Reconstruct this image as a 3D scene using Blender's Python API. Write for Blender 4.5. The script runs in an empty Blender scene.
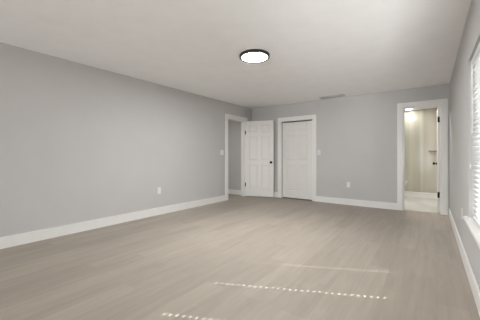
import bpy, bmesh, math, random
from mathutils import Vector, Matrix
random.seed(7)
scene = bpy.context.scene
C = scene.collection

# ------------------------------------------------------------------ camera
CAMX, CAMZ, F = 4.096, 1.093, 260.0
cam_d = bpy.data.cameras.new('camera'); cam = bpy.data.objects.new('camera', cam_d); C.objects.link(cam)
cam.location = (CAMX, 0, CAMZ)
cam.rotation_euler = (math.radians(90), 0, math.radians(36.2))
cam_d.sensor_fit = 'HORIZONTAL'; cam_d.sensor_width = 36
cam_d.lens = 36 * F / 480
cam_d.shift_y = -(160 - 156.3) / 480 * 1.0
cam_d.clip_start = 0.02
scene.camera = cam

# ------------------------------------------------------------------ world, sun, fill lights
w = bpy.data.worlds.new('world'); scene.world = w; w.use_nodes = True
bg = w.node_tree.nodes['Background']
bg.inputs[0].default_value = (0.93, 0.97, 1.0, 1)

SKY, SUN, REAR, SIDE_FILL, LAMP_EMIT, BATH_EMIT, HALL = 1.5, 10, 165, 540, 188.0, 250.0, 12.5   # light strengths
bg.inputs[1].default_value = SKY
def light(name, kind, loc, rot, energy, color=(1, 1, 1), **kw):
    d = bpy.data.lights.new(name, kind); d.energy = energy; d.color = color
    for k, v in kw.items(): setattr(d, k, v)
    o = bpy.data.objects.new(name, d); C.objects.link(o); o.location = loc; o.rotation_euler = rot
    return o
# sun travels towards (-0.9,-0.43), elevation 42 deg
sd = Vector((-1.0, -0.485, 0)); sd.normalize(); sd.z = -0.90
sun = light('sun', 'SUN', (8, 8, 8), sd.to_track_quat('-Z', 'Y').to_euler(), SUN, (1.0, 0.985, 0.96), angle=math.radians(0.15))
# added fill light behind the camera, outside an opening made for it
light('rear_fill_light', 'AREA', (2.75, -6.3, 1.0), (math.radians(122), 0, 0), REAR, (0.97, 0.985, 1.0),
      shape='RECTANGLE', size=3.0, size_y=2.2)
# added fill light, aimed up at the ceiling through the added second window
gd = Vector((-1.3, 6.0, 2.5))
light('side_fill_light', 'AREA', (5.05, -2.7, -0.05), gd.to_track_quat('-Z', 'Y').to_euler(), SIDE_FILL, (0.98, 0.985, 1.0),
      shape='RECTANGLE', size=0.9, size_y=1.4)
vs = scene.view_settings
vs.view_transform = 'Standard'; vs.look = 'None'; vs.gamma = 1; vs.use_curve_mapping = False
vs.exposure = 0.10
try:
    scene.cycles.max_bounces = 10; scene.cycles.diffuse_bounces = 6
    scene.cycles.use_denoising = True
    scene.cycles.use_light_tree = False; scene.cycles.use_adaptive_sampling = False
except Exception: pass


# ------------------------------------------------------------------ materials
def mat(name, col, rough=0.6, metal=0.0, noise=0.0, nscale=8, bump=0.0, bscale=200, spec=0.3):
    m = bpy.data.materials.new(name); m.use_nodes = True
    nt = m.node_tree; b = nt.nodes['Principled BSDF']
    b.inputs['Base Color'].default_value = (*col, 1); b.inputs['Roughness'].default_value = rough
    b.inputs['Metallic'].default_value = metal
    b.inputs['Specular IOR Level'].default_value = spec
    tc = nt.nodes.new('ShaderNodeTexCoord')
    if noise:
        n = nt.nodes.new('ShaderNodeTexNoise'); n.inputs['Scale'].default_value = nscale; n.inputs['Detail'].default_value = 4
        nt.links.new(tc.outputs['Object'], n.inputs['Vector'])
        r = nt.nodes.new('ShaderNodeValToRGB')
        r.color_ramp.elements[0].position = 0.3; r.color_ramp.elements[1].position = 0.7
        r.color_ramp.elements[0].color = (*[c * (1 - noise) for c in col], 1)
        r.color_ramp.elements[1].color = (*[min(1, c * (1 + noise)) for c in col], 1)
        nt.links.new(n.outputs['Fac'], r.inputs[0]); nt.links.new(r.outputs[0], b.inputs['Base Color'])
    if bump:
        n = nt.nodes.new('ShaderNodeTexNoise'); n.inputs['Scale'].default_value = bscale; n.inputs['Detail'].default_value = 3
        nt.links.new(tc.outputs['Object'], n.inputs['Vector'])
        bp = nt.nodes.new('ShaderNodeBump'); bp.inputs['Strength'].default_value = bump; bp.inputs['Distance'].default_value = 0.004
        nt.links.new(n.outputs['Fac'], bp.inputs['Height']); nt.links.new(bp.outputs[0], b.inputs['Normal'])
    return m

def emit(name, col, s):
    m = bpy.data.materials.new(name); m.use_nodes = True; nt = m.node_tree
    b = nt.nodes['Principled BSDF']; b.inputs['Base Color'].default_value = (0.9, 0.9, 0.9, 1)
    b.inputs['Emission Color'].default_value = (*col, 1); b.inputs['Emission Strength'].default_value = s
    return m

def wood_floor():
    m = bpy.data.materials.new('oak_plank_floor'); m.use_nodes = True; nt = m.node_tree; L = nt.links.new
    b = nt.nodes['Principled BSDF']; b.inputs['Roughness'].default_value = 0.5; b.inputs['Specular IOR Level'].default_value = 0.3
    tc = nt.nodes.new('ShaderNodeTexCoord')
    mp = nt.nodes.new('ShaderNodeMapping'); mp.inputs['Rotation'].default_value = (0, 0, math.radians(90))
    L(tc.outputs['Object'], mp.inputs['Vector'])
    br = nt.nodes.new('ShaderNodeTexBrick'); br.inputs['Scale'].default_value = 1.0
    br.inputs['Brick Width'].default_value = 1.22; br.inputs['Row Height'].default_value = 0.18
    br.inputs['Mortar Size'].default_value = 0.0016; br.inputs['Mortar Smooth'].default_value = 0.4
    br.offset = 0.37
    br.inputs['Color1'].default_value = (0.325, 0.286, 0.241, 1); br.inputs['Color2'].default_value = (0.375, 0.331, 0.28, 1)
    br.inputs['Mortar'].default_value = (0.315, 0.275, 0.23, 1)
    L(mp.outputs[0], br.inputs['Vector'])
    # long grain streaks
    m2 = nt.nodes.new('ShaderNodeMapping'); m2.inputs['Scale'].default_value = (9, 0.9, 1)
    L(tc.outputs['Object'], m2.inputs['Vector'])
    n = nt.nodes.new('ShaderNodeTexNoise'); n.inputs['Scale'].default_value = 1.6; n.inputs['Detail'].default_value = 8; n.inputs['Roughness'].default_value = 0.62
    n.inputs['Distortion'].default_value = 0.6
    L(m2.outputs[0], n.inputs['Vector'])
    r = nt.nodes.new('ShaderNodeValToRGB'); r.color_ramp.elements[0].position = 0.32; r.color_ramp.elements[1].position = 0.68
    r.color_ramp.elements[0].color = (0.90, 0.893, 0.882, 1); r.color_ramp.elements[1].color = (1.06, 1.06, 1.06, 1)
    L(n.outputs['Fac'], r.inputs[0])
    mx = nt.nodes.new('ShaderNodeMix'); mx.data_type = 'RGBA'; mx.blend_type = 'MULTIPLY'; mx.inputs[0].default_value = 1.0
    L(br.outputs['Color'], mx.inputs[6]); L(r.outputs[0], mx.inputs[7]); L(mx.outputs[2], b.inputs['Base Color'])
    return m

def marble(name, c1, c2, stretch, tile, rough):
    m = bpy.data.materials.new(name); m.use_nodes = True; nt = m.node_tree; L = nt.links.new
    b = nt.nodes['Principled BSDF']; b.inputs['Roughness'].default_value = rough; b.inputs['Specular IOR Level'].default_value = 0.14
    tc = nt.nodes.new('ShaderNodeTexCoord'); mp = nt.nodes.new('ShaderNodeMapping'); mp.inputs['Scale'].default_value = stretch
    L(tc.outputs['Object'], mp.inputs['Vector'])
    n = nt.nodes.new('ShaderNodeTexNoise'); n.inputs['Scale'].default_value = 1.1; n.inputs['Detail'].default_value = 6; n.inputs['Distortion'].default_value = 0.8
    L(mp.outputs[0], n.inputs['Vector'])
    r = nt.nodes.new('ShaderNodeValToRGB'); r.color_ramp.elements[0].position = 0.33; r.color_ramp.elements[1].position = 0.62
    r.color_ramp.elements[0].color = (*c1, 1); r.color_ramp.elements[1].color = (*c2, 1)
    L(n.outputs['Fac'], r.inputs[0]); L(r.outputs[0], b.inputs['Base Color'])
    return m

M = {}
WALL = (0.525, 0.517, 0.506)
M['wall'] = mat('warm_grey_wall_paint', WALL, 0.75, noise=0.012, nscale=3, bump=0.12, bscale=160)
M['ceil'] = mat('white_ceiling_paint', (0.92, 0.92, 0.922), 0.85, noise=0.015, nscale=5, bump=0.2, bscale=70)
M['trim'] = mat('white_trim_paint', (0.78, 0.77, 0.75), 0.4, noise=0.01, nscale=6)
M['door'] = mat('white_door_paint', (0.74, 0.725, 0.70), 0.42, noise=0.01, nscale=6)
M['black'] = mat('matte_black_metal', (0.012, 0.012, 0.013), 0.35, 0.6, noise=0.1)
M['rim'] = mat('dark_bronze_metal', (0.045, 0.042, 0.04), 0.35, 0.4, noise=0.1)
M['plastic'] = mat('white_plastic', (0.78, 0.77, 0.75), 0.35, noise=0.008)
M['slot'] = mat('dark_slot', (0.05, 0.05, 0.05), 0.6, noise=0.05)
M['slat'] = mat('white_blind_slat', (0.72, 0.72, 0.715), 0.45, noise=0.008)
M['cord'] = mat('white_cord', (0.75, 0.75, 0.73), 0.8, noise=0.03, nscale=80)
M['vinyl'] = mat('white_vinyl_frame', (0.8, 0.8, 0.8), 0.4, noise=0.008)
M['vent'] = mat('white_vent_metal', (0.62, 0.61, 0.59), 0.5, noise=0.01)
M['duct'] = mat('dark_duct', (0.10, 0.10, 0.10), 0.9, noise=0.1)
M['porcelain'] = mat('white_porcelain', (0.83, 0.82, 0.80), 0.12, noise=0.006, spec=0.5)
M['curb'] = mat('white_stone_curb', (0.84, 0.83, 0.81), 0.3, noise=0.03, nscale=5)
M['tile'] = marble('cream_marble_wall_tile', (0.53, 0.53, 0.44), (0.71, 0.665, 0.60), (4.2, 4.2, 0.16), 0, 0.06)
M['tilefloor'] = marble('pale_stone_floor_tile', (0.57, 0.55, 0.52), (0.68, 0.66, 0.63), (1.5, 0.8, 1), 0, 0.24)
M['shelf'] = mat('tan_stone_shelf', (0.36, 0.28, 0.22), 0.4, noise=0.08)
M['chrome'] = mat('chrome', (0.75, 0.75, 0.75), 0.12, 1.0, noise=0.01)
M['ground'] = mat('pale_concrete', (0.42, 0.41, 0.39), 0.9, noise=0.1, nscale=3)
M['fence'] = mat('grey_fence_paint', (0.42, 0.41, 0.40), 0.8, noise=0.05)
M['floor'] = wood_floor()
M['lamp'] = emit('lit_lamp_diffuser', (0.975, 0.985, 1.0), LAMP_EMIT)
# emission raised in the centre and cut near the edge, keeping the rim crisp
nt = M['lamp'].node_tree; tc = nt.nodes.new('ShaderNodeTexCoord'); sx = nt.nodes.new('ShaderNodeSeparateXYZ')
cb = nt.nodes.new('ShaderNodeCombineXYZ'); ln = nt.nodes.new('ShaderNodeVectorMath'); ln.operation = 'LENGTH'
mr = nt.nodes.new('ShaderNodeMapRange'); mr.inputs['From Min'].default_value = 0.150; mr.inputs['From Max'].default_value = 0.168
mr.inputs['To Min'].default_value = LAMP_EMIT * 1.36; mr.inputs['To Max'].default_value = 2.2
nt.links.new(tc.outputs['Object'], sx.inputs[0]); nt.links.new(sx.outputs[0], cb.inputs[0]); nt.links.new(sx.outputs[1], cb.inputs[1])
nt.links.new(cb.outputs[0], ln.inputs[0]); nt.links.new(ln.outputs['Value'], mr.inputs['Value'])
nt.links.new(mr.outputs[0], nt.nodes['Principled BSDF'].inputs['Emission Strength'])
M['down'] = emit('lit_downlight_lens', (1.0, 0.985, 0.95), BATH_EMIT * 0.32)
M['down2'] = emit('lit_bathroom_lens', (1.0, 0.99, 0.96), BATH_EMIT * 2.0)
M['hall'] = emit('hall_fill_lens', (1.0, 0.985, 0.95), HALL * 20)  # glow of the added hall light
g = bpy.data.materials.new('window_glass'); g.use_nodes = True; nt = g.node_tree
for n in list(nt.nodes):
    if n.type != 'OUTPUT_MATERIAL': nt.nodes.remove(n)
tr = nt.nodes.new('ShaderNodeBsdfTransparent'); tr.inputs[0].default_value = (0.96, 0.97, 0.97, 1)
gl = nt.nodes.new('ShaderNodeBsdfGlossy'); gl.inputs['Roughness'].default_value = 0.02
mx = nt.nodes.new('ShaderNodeMixShader')
mx.inputs[0].default_value = 0.05; nt.links.new(tr.outputs[0], mx.inputs[1]); nt.links.new(gl.outputs[0], mx.inputs[2])
nt.links.new(mx.outputs[0], nt.nodes['Material Output'].inputs[0])
M['glass'] = g

# ------------------------------------------------------------------ helpers
class MB:
    def __init__(self): self.bm = bmesh.new()
    def box(self, x0, x1, y0, y1, z0, z1, bev=0.0, rot=None):
        b = bmesh.new(); bmesh.ops.create_cube(b, size=1)
        bmesh.ops.scale(b, vec=(x1 - x0, y1 - y0, z1 - z0), verts=b.verts)
        if bev: bmesh.ops.bevel(b, geom=b.edges[:], offset=bev, segments=2, profile=0.6, affect='EDGES')
        bmesh.ops.translate(b, vec=((x0 + x1) / 2, (y0 + y1) / 2, (z0 + z1) / 2), verts=b.verts)
        self.add(b); return self
    def lathe(self, prof, mtx=Matrix(), n=40):
        b = bmesh.new(); rings = []
        for r, z in prof:
            if r < 1e-6: rings.append([b.verts.new((0, 0, z))])
            else: rings.append([b.verts.new((r * math.cos(2 * math.pi * k / n), r * math.sin(2 * math.pi * k / n), z)) for k in range(n)])
        for a, c in zip(rings, rings[1:]):
            for k in range(n):
                k2 = (k + 1) % n
                if len(a) == 1 and len(c) == 1: continue
                if len(a) == 1: b.faces.new((a[0], c[k], c[k2]))
                elif len(c) == 1: b.faces.new((a[k], a[k2], c[0]))
                else: b.faces.new((a[k], a[k2], c[k2], c[k]))
        for f in b.faces: f.smooth = True
        bmesh.ops.recalc_face_normals(b, faces=b.faces)
        bmesh.ops.transform(b, matrix=mtx, verts=b.verts)
        self.add(b); return self
    def loft(self, rings, cap=True):
        b = bmesh.new(); vr = [[b.verts.new(p) for p in r] for r in rings]; n = len(vr[0])
        for a, c in zip(vr, vr[1:]):
            for k in range(n): b.faces.new((a[k], a[(k + 1) % n], c[(k + 1) % n], c[k]))
        if cap: b.faces.new(vr[0][::-1]); b.faces.new(vr[-1])
        for f in b.faces: f.smooth = len(f.verts) == 4
        bmesh.ops.recalc_face_normals(b, faces=b.faces)
        self.add(b); return self
    def add(self, b):
        me = bpy.data.meshes.new('t'); b.to_mesh(me); b.free(); self.bm.from_mesh(me); bpy.data.meshes.remove(me)
    def build(self, name, m, parent=None, loc=(0, 0, 0), rot=(0, 0, 0)):
        me = bpy.data.meshes.new(name); self.bm.to_mesh(me); self.bm.free(); me.materials.append(m)
        o = bpy.data.objects.new(name, me); C.objects.link(o); o.location = loc; o.rotation_euler = rot
        if parent: o.parent = parent
        return o

def tag(o, label, cat=None, group=None, kind=None):
    o['label'] = label
    if cat: o['category'] = cat
    if group: o['group'] = group
    if kind: o['kind'] = kind
    return o
def empty(name, loc, rot=(0, 0, 0)):
    o = bpy.data.objects.new(name, None); C.objects.link(o); o.location = loc; o.rotation_euler = rot
    o.empty_display_size = 0.05
    return o
def copy_thing(o, loc, rot=None):
    c = o.copy(); C.objects.link(c); c.location = loc
    if rot is not None: c.rotation_euler = rot
    for ch in list(o.children):
        d = ch.copy(); C.objects.link(d); d.parent = c
        for g_ in list(ch.children):
            e = g_.copy(); C.objects.link(e); e.parent = d
    return c
def S(o, label, cat): return tag(o, label, cat, kind='structure')

# ------------------------------------------------------------------ room shell
XR, YB, H = 4.383, 6.17, 2.44
YF = -6.0
T = 0.12
# door openings
LD0, LD1, LDH = 5.075, 5.825, 2.050       # hall door, in the left wall
CL0, CL1, CLH = 0.926, 1.781, 2.012       # closet, in the back wall
BA0, BA1, BAH = 3.647, 4.262, 2.070       # bathroom, in the back wall
W0, W1, WZ0, WZ1 = 1.386, 3.220, 0.505, 1.985   # window, in the right wall
WT = 0.17
BX0, BX1, BY1 = 2.858, 4.55, 9.10           # bathroom box

S(MB().box(-T, XR, YF, YB + T, -0.08, 0).build('floor', M['floor']), 'pale greige oak plank floor of the empty bedroom', 'floor')
S(MB().box(-T, XR + WT, YF, YB + T, H, H + 0.1).build('ceiling', M['ceil']), 'white painted ceiling of the bedroom', 'ceiling')
b = MB().box(-T, 0, YF, LD0, 0, H).box(-T, 0, LD1, YB, 0, H).box(-T, 0, LD0, LD1, LDH, H)
S(b.build('wall_left', M['wall']), 'long warm grey wall on the left with the hall doorway', 'wall')
b = MB().box(-T, CL0, YB, YB + T, 0, H).box(CL1, BA0, YB, YB + T, 0, H).box(BA1, XR + WT, YB, YB + T, 0, H)
b.box(CL0, CL1, YB, YB + T, CLH, H).box(BA0, BA1, YB, YB + T, BAH, H)
S(b.build('wall_back', M['wall']), 'warm grey far wall holding the closet and bathroom doorways', 'wall')
V0, V1 = -1.2, 1.0                              # unseen second window, added to let fill light in
b = MB().box(XR, XR + WT, YF, V0, 0, H).box(XR, XR + WT, V1, W0, 0, H).box(XR, XR + WT, V0, V1, 0, WZ0).box(XR, XR + WT, V0, V1, WZ1, H)
b.box(XR, XR + WT, W1, YB, 0, H).box(XR, XR + WT, W0, W1, 0, WZ0).box(XR, XR + WT, W0, W1, WZ1, H)
S(b.build('wall_right', M['wall']), 'grey wall on the right with the blind covered window', 'wall')
b = MB().box(-T, 1.25, YF - T, YF, 0, H).box(4.25, XR + WT, YF - T, YF, 0, H).box(1.25, 4.25, YF - T, YF, 2.3, H)  # wide gap added so the rear fill can enter
S(b.build('wall_front', M['wall']), 'grey wall behind the viewer with a wide opening added for fill light', 'wall')

def baseboard(name, segs, label):
    """segs: (x0,x1,y0,y1) footprints"""
    b = MB()
    for s in segs: b.box(*s, 0, 0.122).box(*[v for v in s], 0.122, 0.136, 0.004)
    return S(b.build(name, M['trim']), label, 'baseboard')
BT = 0.015
CW = 0.095                                  # casing width
baseboard('baseboard_left', [(0, BT, YF, LD0 - 0.105), (0, BT, LD1 + CW, YB)], 'white baseboard along the long left wall')
baseboard('baseboard_back', [(BT, CL0 - CW, YB - BT, YB), (CL1 + CW, BA0 - CW, YB - BT, YB)], 'white baseboard along the far wall')
baseboard('baseboard_right', [(XR - BT, XR, YF, YB - 0.02)], 'white baseboard along the right wall under the window')

# door casings with jambs
CT = 0.018
b = MB().box(0, CT, LD0 - 0.105, LD0, 0, LDH + 0.1, 0.003).box(0, CT, LD1, LD1 + CW, 0, LDH + 0.1, 0.003).box(0, CT, LD0, LD1, LDH, LDH + 0.1, 0.003)
t = S(b.build('trim_1', M['trim']), 'white casing around the hall doorway in the left wall', 'door trim')
j = MB().box(-T, 0, LD0, LD0 + 0.018, 0, LDH).box(-T, 0, LD1 - 0.018, LD1, 0, LDH).box(-T, 0, LD0 + 0.018, LD1 - 0.018, LDH - 0.018, LDH)
j.box(-0.065, -0.04, LD0 + 0.018, LD0 + 0.03, 0, LDH - 0.018).box(-0.065, -0.04, LD1 - 0.03, LD1 - 0.018, 0, LDH - 0.018)
j.build('door_jamb', M['trim'], t)
def back_trim(name, x0, x1, h, label, stop_y):
    ow = min(CW, XR - x1 - 0.002)
    b = MB().box(x0 - CW, x0, YB - CT, YB, 0, h + CW, 0.003).box(x1, x1 + ow, YB - CT, YB, 0, h + CW, 0.003).box(x0, x1, YB - CT, YB, h, h + CW, 0.003)
    t = S(b.build(name, M['trim']), label, 'door trim')
    j = MB().box(x0, x0 + 0.016, YB, YB + T, 0, h).box(x1 - 0.016, x1, YB, YB + T, 0, h).box(x0 + 0.016, x1 - 0.016, YB, YB + T, h - 0.016, h)
    if stop_y: j.box(x0 + 0.016, x0 + 0.028, stop_y, stop_y + 0.03, 0, h - 0.016).box(x0 + 0.028, x1 - 0.016, stop_y, stop_y + 0.03, h - 0.028, h - 0.016)
    j.build('door_jamb', M['trim'], t)
back_trim('trim_2', CL0, CL1, CLH, 'white casing around the closed closet door', None)
back_trim('trim_3', BA0, BA1, BAH, 'white casing around the open bathroom doorway', YB + 0.05)

# hall behind the left doorway
b = MB().box(-1.6, -T, 3.2, 5.93, -0.08, 0)
S(b.build('hall_floor', M['floor']), 'oak plank floor of the hall beyond the left doorway', 'floor')
S(MB().box(-1.6, -T, 3.2, 5.93, H, H + 0.1).build('hall_ceiling', M['ceil']), 'white ceiling of the hall beyond the left doorway', 'ceiling')
b = MB().box(-1.6, -T, 5.93, 6.05, 0, H)
S(b.build('hall_wall_far', M['wall']), 'grey hall wall seen through the left doorway', 'wall')
S(MB().box(-1.72, -1.6, 3.2, 6.05, 0, H).box(-1.6, -T, 3.08, 3.2, 0, H).build('hall_wall_side', M['wall']), 'grey walls of the hall hidden beside the left doorway', 'wall')
baseboard('hall_baseboard', [(-1.6, -T, 5.93 - BT, 5.93)], 'white baseboard in the hall seen through the left doorway')
hall_fill_at = (-0.86, 4.3, H)

# closet box
b = MB().box(0.60, 2.1, 6.85, 6.93, 0, H).box(0.52, 0.60, YB + T, 6.93, 0, H).box(2.1, 2.18, YB + T, 6.93, 0, H)
S(b.build('closet_wall', M['wall']), 'walls of the closet behind the closed panel door', 'wall')
S(MB().box(0.60, 2.1, YB + T, 6.85, -0.08, 0).build('closet_floor', M['floor']), 'closet floor behind the closed panel door', 'floor')
S(MB().box(0.60, 2.1, YB + T, 6.85, H, H + 0.1).build('closet_ceiling', M['ceil']), 'closet ceiling behind the closed panel door', 'ceiling')

# bathroom
CURB0, CURB1 = 8.30, 8.42
S(MB().box(BX0, BX1, YB + T, CURB0, -0.08, 0).build('bathroom_floor', M['tilefloor']), 'pale stone floor of the bathroom', 'floor')
S(MB().box(BX0, BX1, CURB0, BY1, -0.08, 0.0).build('shower_floor', M['tilefloor']), 'pale shower floor behind the white curb', 'floor')
S(MB().box(BX0, BX1, BY1, BY1 + T, 0, H).build('bathroom_wall_far', M['tile']), 'cream marble tiled shower wall with vertical streaks', 'wall')
S(MB().box(BX0 - T, BX0, YB + T, BY1 + T, 0, H).build('bathroom_wall_left', M['tile']), 'left wall of the bathroom behind the toilet', 'wall')
S(MB().box(BX1, BX1 + T, YB + T, BY1 + T, 0, H).build('bathroom_wall_right', M['tile']), 'right wall of the bathroom behind the open door', 'wall')
S(MB().box(BX0, BX1, YB + T, BY1, H, H + 0.1).build('bathroom_ceiling', M['ceil']), 'white ceiling of the bathroom', 'ceiling')

# ------------------------------------------------------------------ window, sill and blind
fx = XR + 0.125
win = S(MB().box(fx, fx + 0.03, W0, W0 + 0.032, WZ0, WZ1, 0.003).box(fx, fx + 0.03, W1 - 0.032, W1, WZ0, WZ1, 0.003)
        .box(fx, fx + 0.03, W0 + 0.032, W1 - 0.032, WZ0, WZ0 + 0.032, 0.003).box(fx, fx + 0.03, W0 + 0.032, W1 - 0.032, WZ1 - 0.032, WZ1, 0.003)
        .box(fx, fx + 0.03, (W0 + W1) / 2 - 0.025, (W0 + W1) / 2 + 0.025, WZ0 + 0.032, WZ1 - 0.032, 0.003).build('window_1', M['vinyl']),
        'white framed window in the right wall behind the blind', 'window')
S(MB().box(fx, fx + 0.03, V0, V0 + 0.032, WZ0, WZ1).box(fx, fx + 0.03, V1 - 0.032, V1, WZ0, WZ1).box(fx, fx + 0.03, V0 + 0.032, V1 - 0.032, WZ0, WZ0 + 0.032).box(fx, fx + 0.03, V0 + 0.032, V1 - 0.032, WZ1 - 0.032, WZ1).build('fill_window', M['vinyl']), 'unseen white framed window added to the right wall for fill light', 'window')  # added window frame, unseen, there to admit fill light
mid = (W0 + W1) / 2
for y0, y1 in ((W0 + 0.032, mid - 0.025), (mid + 0.025, W1 - 0.032)):
    MB().box(fx + 0.014, fx + 0.018, y0, y1, WZ0 + 0.032, WZ1 - 0.032).build('pane', M['glass'], win)
b = MB().box(XR, fx, W0 + 0.0005, W1 - 0.0005, WZ0, WZ0 + 0.022).box(XR - 0.035, XR, W0 - 0.035, W1 + 0.035, WZ0 - 0.002, WZ0 + 0.022, 0.004)
S(b.build('trim_4', M['trim']), 'white window sill projecting from the right wall', 'window sill')
RB = 0.0045   # white lining of the recess
b = MB().box(XR + 0.001, fx, W1 - RB, W1, WZ0 + 0.022, WZ1).box(XR + 0.001, fx, W0, W0 + RB, WZ0 + 0.022, WZ1).box(XR + 0.001, fx, W0 + RB, W1 - RB, WZ1 - RB, WZ1)
S(b.build('trim_5', M['wall']), 'painted lining of the window recess in the right wall', 'window trim')

BXc = XR + 0.052                     # blind centre plane
LAD = [1.480, 2.030, 2.580, 3.128]   # ladder positions
blind = tag(empty('venetian_blind', (BXc, mid, WZ0 + 0.025)), 'white horizontal slat blind hanging in the window on the right wall', 'blind')
def rel(o): o.location = (-BXc, -mid, -(WZ0 + 0.025)); return o
y0, y1 = W0 + 0.02, W1 - 0.022
rel(MB().box(BXc - 0.022, BXc + 0.028, y0, y1, WZ1 - 0.052, WZ1 - 0.006, 0.002).build('headrail', M['slat'], blind))
rel(MB().box(BXc - 0.034, BXc - 0.024, y0 - 0.006, y1 + 0.006, WZ1 - 0.075, WZ1 - 0.007, 0.004).build('valance', M['slat'], blind))
SP = 0.043; zb = WZ0 + 0.075; nsl = int((WZ1 - 0.085 - zb) / SP) + 1
slb = bmesh.new()
HW = 0.025; HX, HY = 0.0085, 0.015; TH = 0.0026; TILT = math.radians(4)
def slat(z):
    # plan outline with route holes: strips between holes, solid
    xs = [-HW, -HX, HX, HW]
    ys = [y0]
    for l in LAD: ys += [l - HY, l + HY]
    ys.append(y1)
    def P(x, y, t):
        xx = x * math.cos(TILT); crown = 0.0012 * (1 - (x / HW) ** 2)
        return (BXc + xx, y, z - x * math.sin(TILT) + crown + t)
    top = {}; bot = {}
    for i, x in enumerate(xs):
        for k, y in enumerate(ys):
            top[i, k] = slb.verts.new(P(x, y, TH / 2)); bot[i, k] = slb.verts.new(P(x, y, -TH / 2))
    hole = lambda i, k: i == 1 and k % 2 == 1
    ni, nk = len(xs) - 1, len(ys) - 1
    solid = lambda i, k: 0 <= i < ni and 0 <= k < nk and not hole(i, k)
    for i in range(ni):
        for k in range(nk):
            if not solid(i, k): continue
            slb.faces.new((top[i, k], top[i + 1, k], top[i + 1, k + 1], top[i, k + 1]))
            slb.faces.new((bot[i, k], bot[i, k + 1], bot[i + 1, k + 1], bot[i + 1, k]))
            for (di, dk, a, c) in ((-1, 0, (i, k), (i, k + 1)), (1, 0, (i + 1, k + 1), (i + 1, k)), (0, -1, (i + 1, k), (i, k)), (0, 1, (i, k + 1), (i + 1, k + 1))):
                if not solid(i + di, k + dk): slb.faces.new((bot[a], top[a], top[c], bot[c]))
for q in range(nsl): slat(zb + q * SP)
bmesh.ops.recalc_face_normals(slb, faces=slb.faces)
mb = MB(); mb.bm.free(); mb.bm = slb
rel(mb.build('slats', M['slat'], blind))
rel(MB().box(BXc - 0.025, BXc + 0.025, y0, y1, WZ0 + 0.026, WZ0 + 0.042, 0.003).build('bottom_rail', M['slat'], blind))
for l in LAD:
    b = MB()
    for dx in (-0.0275, 0.0265): b.box(BXc + dx, BXc + dx + 0.001, l + 0.0205, l + 0.0215, WZ0 + 0.03, WZ1 - 0.05)
    rel(b.build('ladder_cord', M['cord'], blind))
wd = MB().lathe([(0, 0), (0.005, 0), (0.005, 0.62), (0.002, 0.63), (0.002, 0.66), (0, 0.66)], Matrix.Translation((BXc - 0.042, W1 - 0.16, 1.29)), 10)
rel(wd.build('tilt_wand', M['plastic'], blind))
cd = MB().box(BXc - 0.0405, BXc - 0.039, W1 - 0.041, W1 - 0.0395, 1.02, WZ1 - 0.06).lathe([(0, 0), (0.007, 0), (0.006, 0.03), (0.002, 0.05), (0, 0.05)], Matrix.Translation((BXc - 0.04, W1 - 0.04, 0.975)), 12)
rel(cd.build('pull_cord', M['cord'], blind))

S(MB().box(-10, 14, -18, 14, -0.3, -0.2).build('ground_outside', M['ground']), 'pale concrete ground outside the house', 'ground')

b = MB().box(14, 14.1, -6, 14.1, -0.2, 2.0).box(XR + WT, 14, 14, 14.1, -0.2, 2.0)
S(b.build('fence_outside', M['fence']), 'grey garden fence outside beyond the blind', 'fence')

# ------------------------------------------------------------------ six panel doors
def panel_door(name, wd, ht, rails, stile=0.105, th=0.035):
    """origin at the hinge edge, bottom; leaf along +x, thickness centred on y"""
    b = MB(); h = th / 2; mull = 0.10
    b.box(0, stile, -h, h, 0, ht).box(wd - stile, wd, -h, h, 0, ht)
    zs = [(0, rails[0][0])] + [(rails[i][1], rails[i + 1][0]) for i in range(len(rails) - 1)] + [(rails[-1][1], ht)]
    for z0, z1 in zs: b.box(stile, wd - stile, -h, h, z0, z1)
    c0, c1 = wd / 2 - mull / 2, wd / 2 + mull / 2
    for z0, z1 in rails:
        b.box(c0, c1, -h, h, z0, z1)
        for x0, x1 in ((stile, c0), (c1, wd - stile)):
            b.box(x0, x1, -h + 0.010, h - 0.010, z0, z1)
            for s in (-1, 1):      # sticking bevel and raised field
                def ring(i, y): return [(x0 + i, s * y, z0 + i), (x1 - i, s * y, z0 + i), (x1 - i, s * y, z1 - i), (x0 + i, s * y, z1 - i)]
                bb = bmesh.new()
                R = [ring(0.0, h), ring(0.011, h - 0.0099), ring(0.018, h - 0.0099), ring(0.045, h - 0.003)]
                vr = [[bb.verts.new(p) for p in r] for r in R]
                for a, c in zip(vr, vr[1:]):
                    for k in range(4): bb.faces.new((a[k], a[(k + 1) % 4], c[(k + 1) % 4], c[k]))
                bb.faces.new(vr[-1])
                bmesh.ops.recalc_face_normals(bb, faces=bb.faces)
                # make sure normals point outward (s*y)
                if vr[-1][0].link_faces[-1].normal.y * s < 0: bmesh.ops.reverse_faces(bb, faces=bb.faces)
                b.add(bb)
    return b.build(name, M['door'])
RAILS = [(0.185, 0.845), (0.955, 1.605), (1.705, 1.925)]
def knob(parent, x, z, h):
    for s in (-1, 1):
        m = Matrix.Translation((x, s * h, z)) @ Matrix.Rotation(math.radians(-90 * s), 4, 'X')
        MB().lathe([(0, 0), (0.032, 0), (0.032, 0.006), (0.026, 0.009), (0.012, 0.012), (0.011, 0.03), (0.018, 0.036), (0.027, 0.045), (0.029, 0.055), (0.025, 0.066), (0.014, 0.071), (0, 0.072)], m, 28).build('knob', M['black'], parent)
def hinge(parent, z, side, h):
    b = MB().lathe([(0, 0), (0.009, 0), (0.009, 0.10), (0, 0.10)], Matrix.Translation((-0.004, side * (h + 0.006), z - 0.05)), 12)
    b.box(-0.003, -0.0005, -h if side > 0 else -h - 0.004, h + 0.004 if side > 0 else h, z - 0.05, z + 0.05)
    b.box(-0.002, 0.010, side * h - 0.0015, side * h + 0.0015, z - 0.05, z + 0.05)
    b.build('hinge', M['black'], parent)

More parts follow.
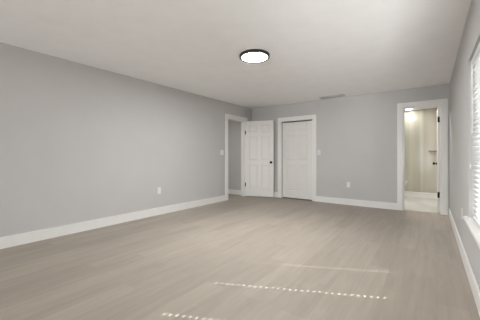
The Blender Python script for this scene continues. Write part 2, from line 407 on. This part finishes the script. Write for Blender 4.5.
# hall door: hinged on the far jamb, standing open into the bedroom
d1 = panel_door('door_1', 0.765, 2.025, RAILS)
ang = math.atan2(0.255, 0.72)
d1.location = (0.034, LD1 - 0.012, 0.018); d1.rotation_euler = (0, 0, ang)
S(d1, 'white six panel door with black knob standing open into the room', 'door')
knob(d1, 0.70, 0.915, 0.0175)
for z in (0.31, 1.72): hinge(d1, z, -1, 0.0175)
# closet door, closed
d2 = panel_door('door_2', CL1 - CL0 - 0.016 * 2 - 0.024, CLH - 0.016 - 0.056, RAILS, stile=0.115)
d2.location = (CL0 + 0.016 + 0.019, YB + 0.03, 0.025)
S(d2, 'closed white six panel closet door in the far wall', 'door')
# bathroom door, open 90 degrees into the bathroom
d3 = panel_door('door_3', 0.58, 2.03, RAILS, stile=0.095)
d3.location = (BA1 - 0.036, YB + T + 0.012, 0.016); d3.rotation_euler = (0, 0, math.radians(90))
S(d3, 'white bathroom door opened inward, seen nearly edge on', 'door')
knob(d3, 0.52, 0.925, 0.0175)
for z in (0.335, 1.785):
    # leaf plates on the jamb side edge and the knuckle towards the doorway
    b = MB().box(-0.004, -0.0005, -0.0175, 0.0175, z - 0.055, z + 0.055)
    b.lathe([(0, 0), (0.011, 0), (0.011, 0.11), (0, 0.11)], Matrix.Translation((-0.012, 0.0, z - 0.055)), 12)
    b.build('hinge', M['black'], d3)

# ------------------------------------------------------------------ ceiling lamp
lc = (2.21, 2.905)
lamp = tag(empty('ceiling_lamp', (lc[0], lc[1], H)), 'round flush ceiling lamp with dark rim and glowing white diffuser', 'ceiling lamp')
MB().lathe([(0.183, 0), (0.197, 0), (0.2, -0.004), (0.2, -0.034), (0.196, -0.039), (0.181, -0.039), (0.179, -0.037), (0.178, -0.002), (0.183, 0)], n=72).build('rim', M['rim'], lamp)
MB().lathe([(0, -0.001), (0.1775, -0.001), (0.1775, -0.034), (0.17, -0.0345), (0.10, -0.035), (0, -0.035)], n=72).build('diffuser', M['lamp'], lamp)

# ceiling air vent
vx, vy = 2.31, 5.94
vent = tag(empty('air_vent', (vx, vy, H)), 'white slotted air vent in the ceiling near the far wall', 'vent')
hw, hd = 0.27, 0.11
MB().box(-hw, hw, -hd, -hd + 0.025, -0.012, 0, 0.003).box(-hw, hw, hd - 0.025, hd, -0.012, 0, 0.003).box(-hw, -hw + 0.025, -hd + 0.025, hd - 0.025, -0.012, 0, 0.003).box(hw - 0.025, hw, -hd + 0.025, hd - 0.025, -0.012, 0, 0.003).build('frame', M['vent'], vent)
MB().box(-hw + 0.025, hw - 0.025, -hd + 0.025, hd - 0.025, -0.0015, -0.0002).build('duct_backing', M['duct'], vent)
b = MB()
for k in range(7):
    y = -hd + 0.038 + k * 0.024
    b.loft([[(x, y - 0.006, -0.012), (x, y - 0.004, -0.012), (x, y + 0.008, -0.002), (x, y + 0.006, -0.002)] for x in (-hw + 0.025, hw - 0.025)])
b.build('louvers', M['vent'], vent)

# ------------------------------------------------------------------ outlets and switches (local: wall plane y=0, facing -y)
def outlet(loc, rz):
    o = empty('wall_outlet', loc, (0, 0, rz))
    MB().box(-0.036, 0.036, -0.006, 0, -0.059, 0.059, 0.0025).build('cover_plate', M['plastic'], o)
    for z in (-0.021, 0.021):
        r = MB().box(-0.017, 0.017, -0.009, -0.006, z - 0.014, z + 0.014, 0.0012).build('receptacle', M['plastic'], o)
        MB().box(-0.008, -0.006, -0.0094, -0.0088, z - 0.002, z + 0.007).box(0.006, 0.008, -0.0094, -0.0088, z - 0.002, z + 0.007).box(-0.002, 0.002, -0.0094, -0.0088, z - 0.010, z - 0.006).build('slots', M['slot'], r)
    MB().lathe([(0, 0), (0.003, 0), (0.0025, 0.001), (0, 0.0012)], Matrix.Translation((0, -0.006, 0)) @ Matrix.Rotation(math.radians(90), 4, 'X'), 10).build('screw', M['plastic'], o)
    return o
PI = math.pi
o1 = tag(outlet((0, 3.03, 0.45), PI / 2), 'white duplex outlet low on the long left wall', 'outlet', 'duplex wall outlets')
o2 = tag(copy_thing(o1, (2.608, YB, 0.452), (0, 0, 0)), 'white duplex outlet low on the far wall between the closet and bathroom', 'outlet', 'duplex wall outlets')
o3 = tag(copy_thing(o1, (XR, 3.75, 0.462), (0, 0, -PI / 2)), 'white duplex outlet low on the right wall beyond the window', 'outlet', 'duplex wall outlets')
def switch(name, loc, rz, gangs, label):
    o = tag(empty(name, loc, (0, 0, rz)), label, 'light switch')
    hw = 0.036 + 0.023 * (gangs - 1)
    MB().box(-hw, hw, -0.006, 0, -0.059, 0.059, 0.0025).build('cover_plate', M['plastic'], o)
    for k in range(gangs):
        x = (k - (gangs - 1) / 2) * 0.046
        MB().loft([[(x + sx * 0.0165, -0.006, z) for sx in ()] or [(x - 0.0165, -0.0058, z), (x + 0.0165, -0.0058, z), (x + 0.0165, -d, z), (x - 0.0165, -d, z)] for z, d in ((-0.033, 0.0075), (0, 0.0085), (0.033, 0.0115))]).build('rocker', M['plastic'], o)
    return o
switch('light_switch', (0, 4.853, 1.185), PI / 2, 2, 'white double light switch on the left wall beside the hall doorway')
switch('light_switch', (1.937, YB, 1.184), 0, 1, 'white single light switch on the far wall right of the closet')

# ------------------------------------------------------------------ bathroom contents
tag(MB().box(BX0, BX1, CURB0, CURB1, 0, 0.118).box(BX0, BX1, CURB0 - 0.008, CURB1 + 0.008, 0.118, 0.135, 0.004).build('shower_curb', M['curb']), 'white shower curb running across the bathroom floor', 'shower curb')
def downlight(loc, label, m='down'):
    o = tag(empty('downlight', loc), label, 'downlight', 'bathroom recessed lights')
    MB().lathe([(0.075, 0), (0.095, 0), (0.095, -0.004), (0.078, -0.008), (0.075, -0.006), (0.075, 0)], n=36).build('ring', M['plastic'], o)
    MB().lathe([(0, -0.001), (0.0745, -0.001), (0.0745, -0.004), (0, -0.005)], n=36).build('lens', M[m], o)
    return o
p = downlight((3.60, 8.85, H), 'lit recessed ceiling light inside the shower near the tiled wall')
q = downlight((3.575, 6.85, H), 'lit recessed ceiling light above the bathroom doorway, seen only as a reflection', 'down2')

h = tag(empty('hall_fill_light', hall_fill_at), 'unseen ceiling light added to brighten the hall beside the left doorway', 'downlight')  # unseen lamp added to brighten the hall
MB().lathe([(0.075, 0), (0.095, 0), (0.095, -0.004), (0.078, -0.008), (0.075, -0.006), (0.075, 0)], n=36).build('ring', M['plastic'], h)
MB().lathe([(0, -0.001), (0.0745, -0.001), (0.0745, -0.004), (0, -0.005)], n=36).build('lens', M['hall'], h)

# toilet: back against the bathroom's left wall, bowl pointing +x
tx, ty = BX0, 7.55
toilet = tag(empty('toilet', (tx, ty, 0)), 'white toilet in the bathroom, its bowl just showing past the door casing', 'toilet')
def oval(cx, a, bw, z, n=32, back=None):
    pts = []
    for k in range(n):
        t_ = 2 * PI * k / n; x = cx + a * math.cos(t_); y = bw * math.sin(t_)
        if back is not None: x = max(x, back)
        pts.append((x, y, z))
    return pts
toilet.scale = (1, 1, 1.1)
cx = 0.50
MB().loft([oval(0.42, 0.24, 0.11, 0.0), oval(0.42, 0.23, 0.105, 0.03), oval(0.42, 0.20, 0.095, 0.14), oval(0.45, 0.22, 0.12, 0.24), oval(0.49, 0.265, 0.165, 0.33), oval(cx, 0.285, 0.185, 0.385), oval(cx, 0.285, 0.185, 0.405)]).build('bowl', M['porcelain'], toilet)
MB().loft([oval(cx, 0.29, 0.19, 0.405), oval(cx, 0.294, 0.194, 0.412), oval(cx, 0.292, 0.192, 0.425)]).build('seat', M['plastic'], toilet)
MB().loft([oval(cx, 0.29, 0.19, 0.427), oval(cx, 0.293, 0.193, 0.437), oval(cx, 0.282, 0.182, 0.448)]).build('lid', M['plastic'], toilet)
tk = MB().box(0.01, 0.20, -0.21, 0.21, 0.405, 0.76, 0.02).box(0.04, 0.25, -0.1, 0.1, 0.0, 0.40, 0.02).build('tank', M['porcelain'], toilet)
MB().box(0.004, 0.21, -0.22, 0.22, 0.76, 0.795, 0.01).build('tank_lid', M['porcelain'], tk)
MB().lathe([(0, 0), (0.009, 0), (0.009, 0.06), (0, 0.062)], Matrix.Translation((0.203, 0.15, 0.70)) @ Matrix.Rotation(math.radians(90), 4, 'X'), 14).build('flush_lever', M['chrome'], tk)

# corner shelf in the shower
b = MB(); n = 10; r = 0.5
cxs, cys = BX1, BY1
rim_ = [(cxs, cys)] + [(cxs - r * math.cos(a * PI / 2 / n), cys - 0.22 * math.sin(a * PI / 2 / n)) for a in range(n + 1)]
b.loft([[(x, y, 1.225) for x, y in rim_], [(x, y, 1.255) for x, y in rim_]])
tag(b.build('shower_shelf', M['shelf']), 'tan stone corner shelf on the tiled shower wall', 'shelf')
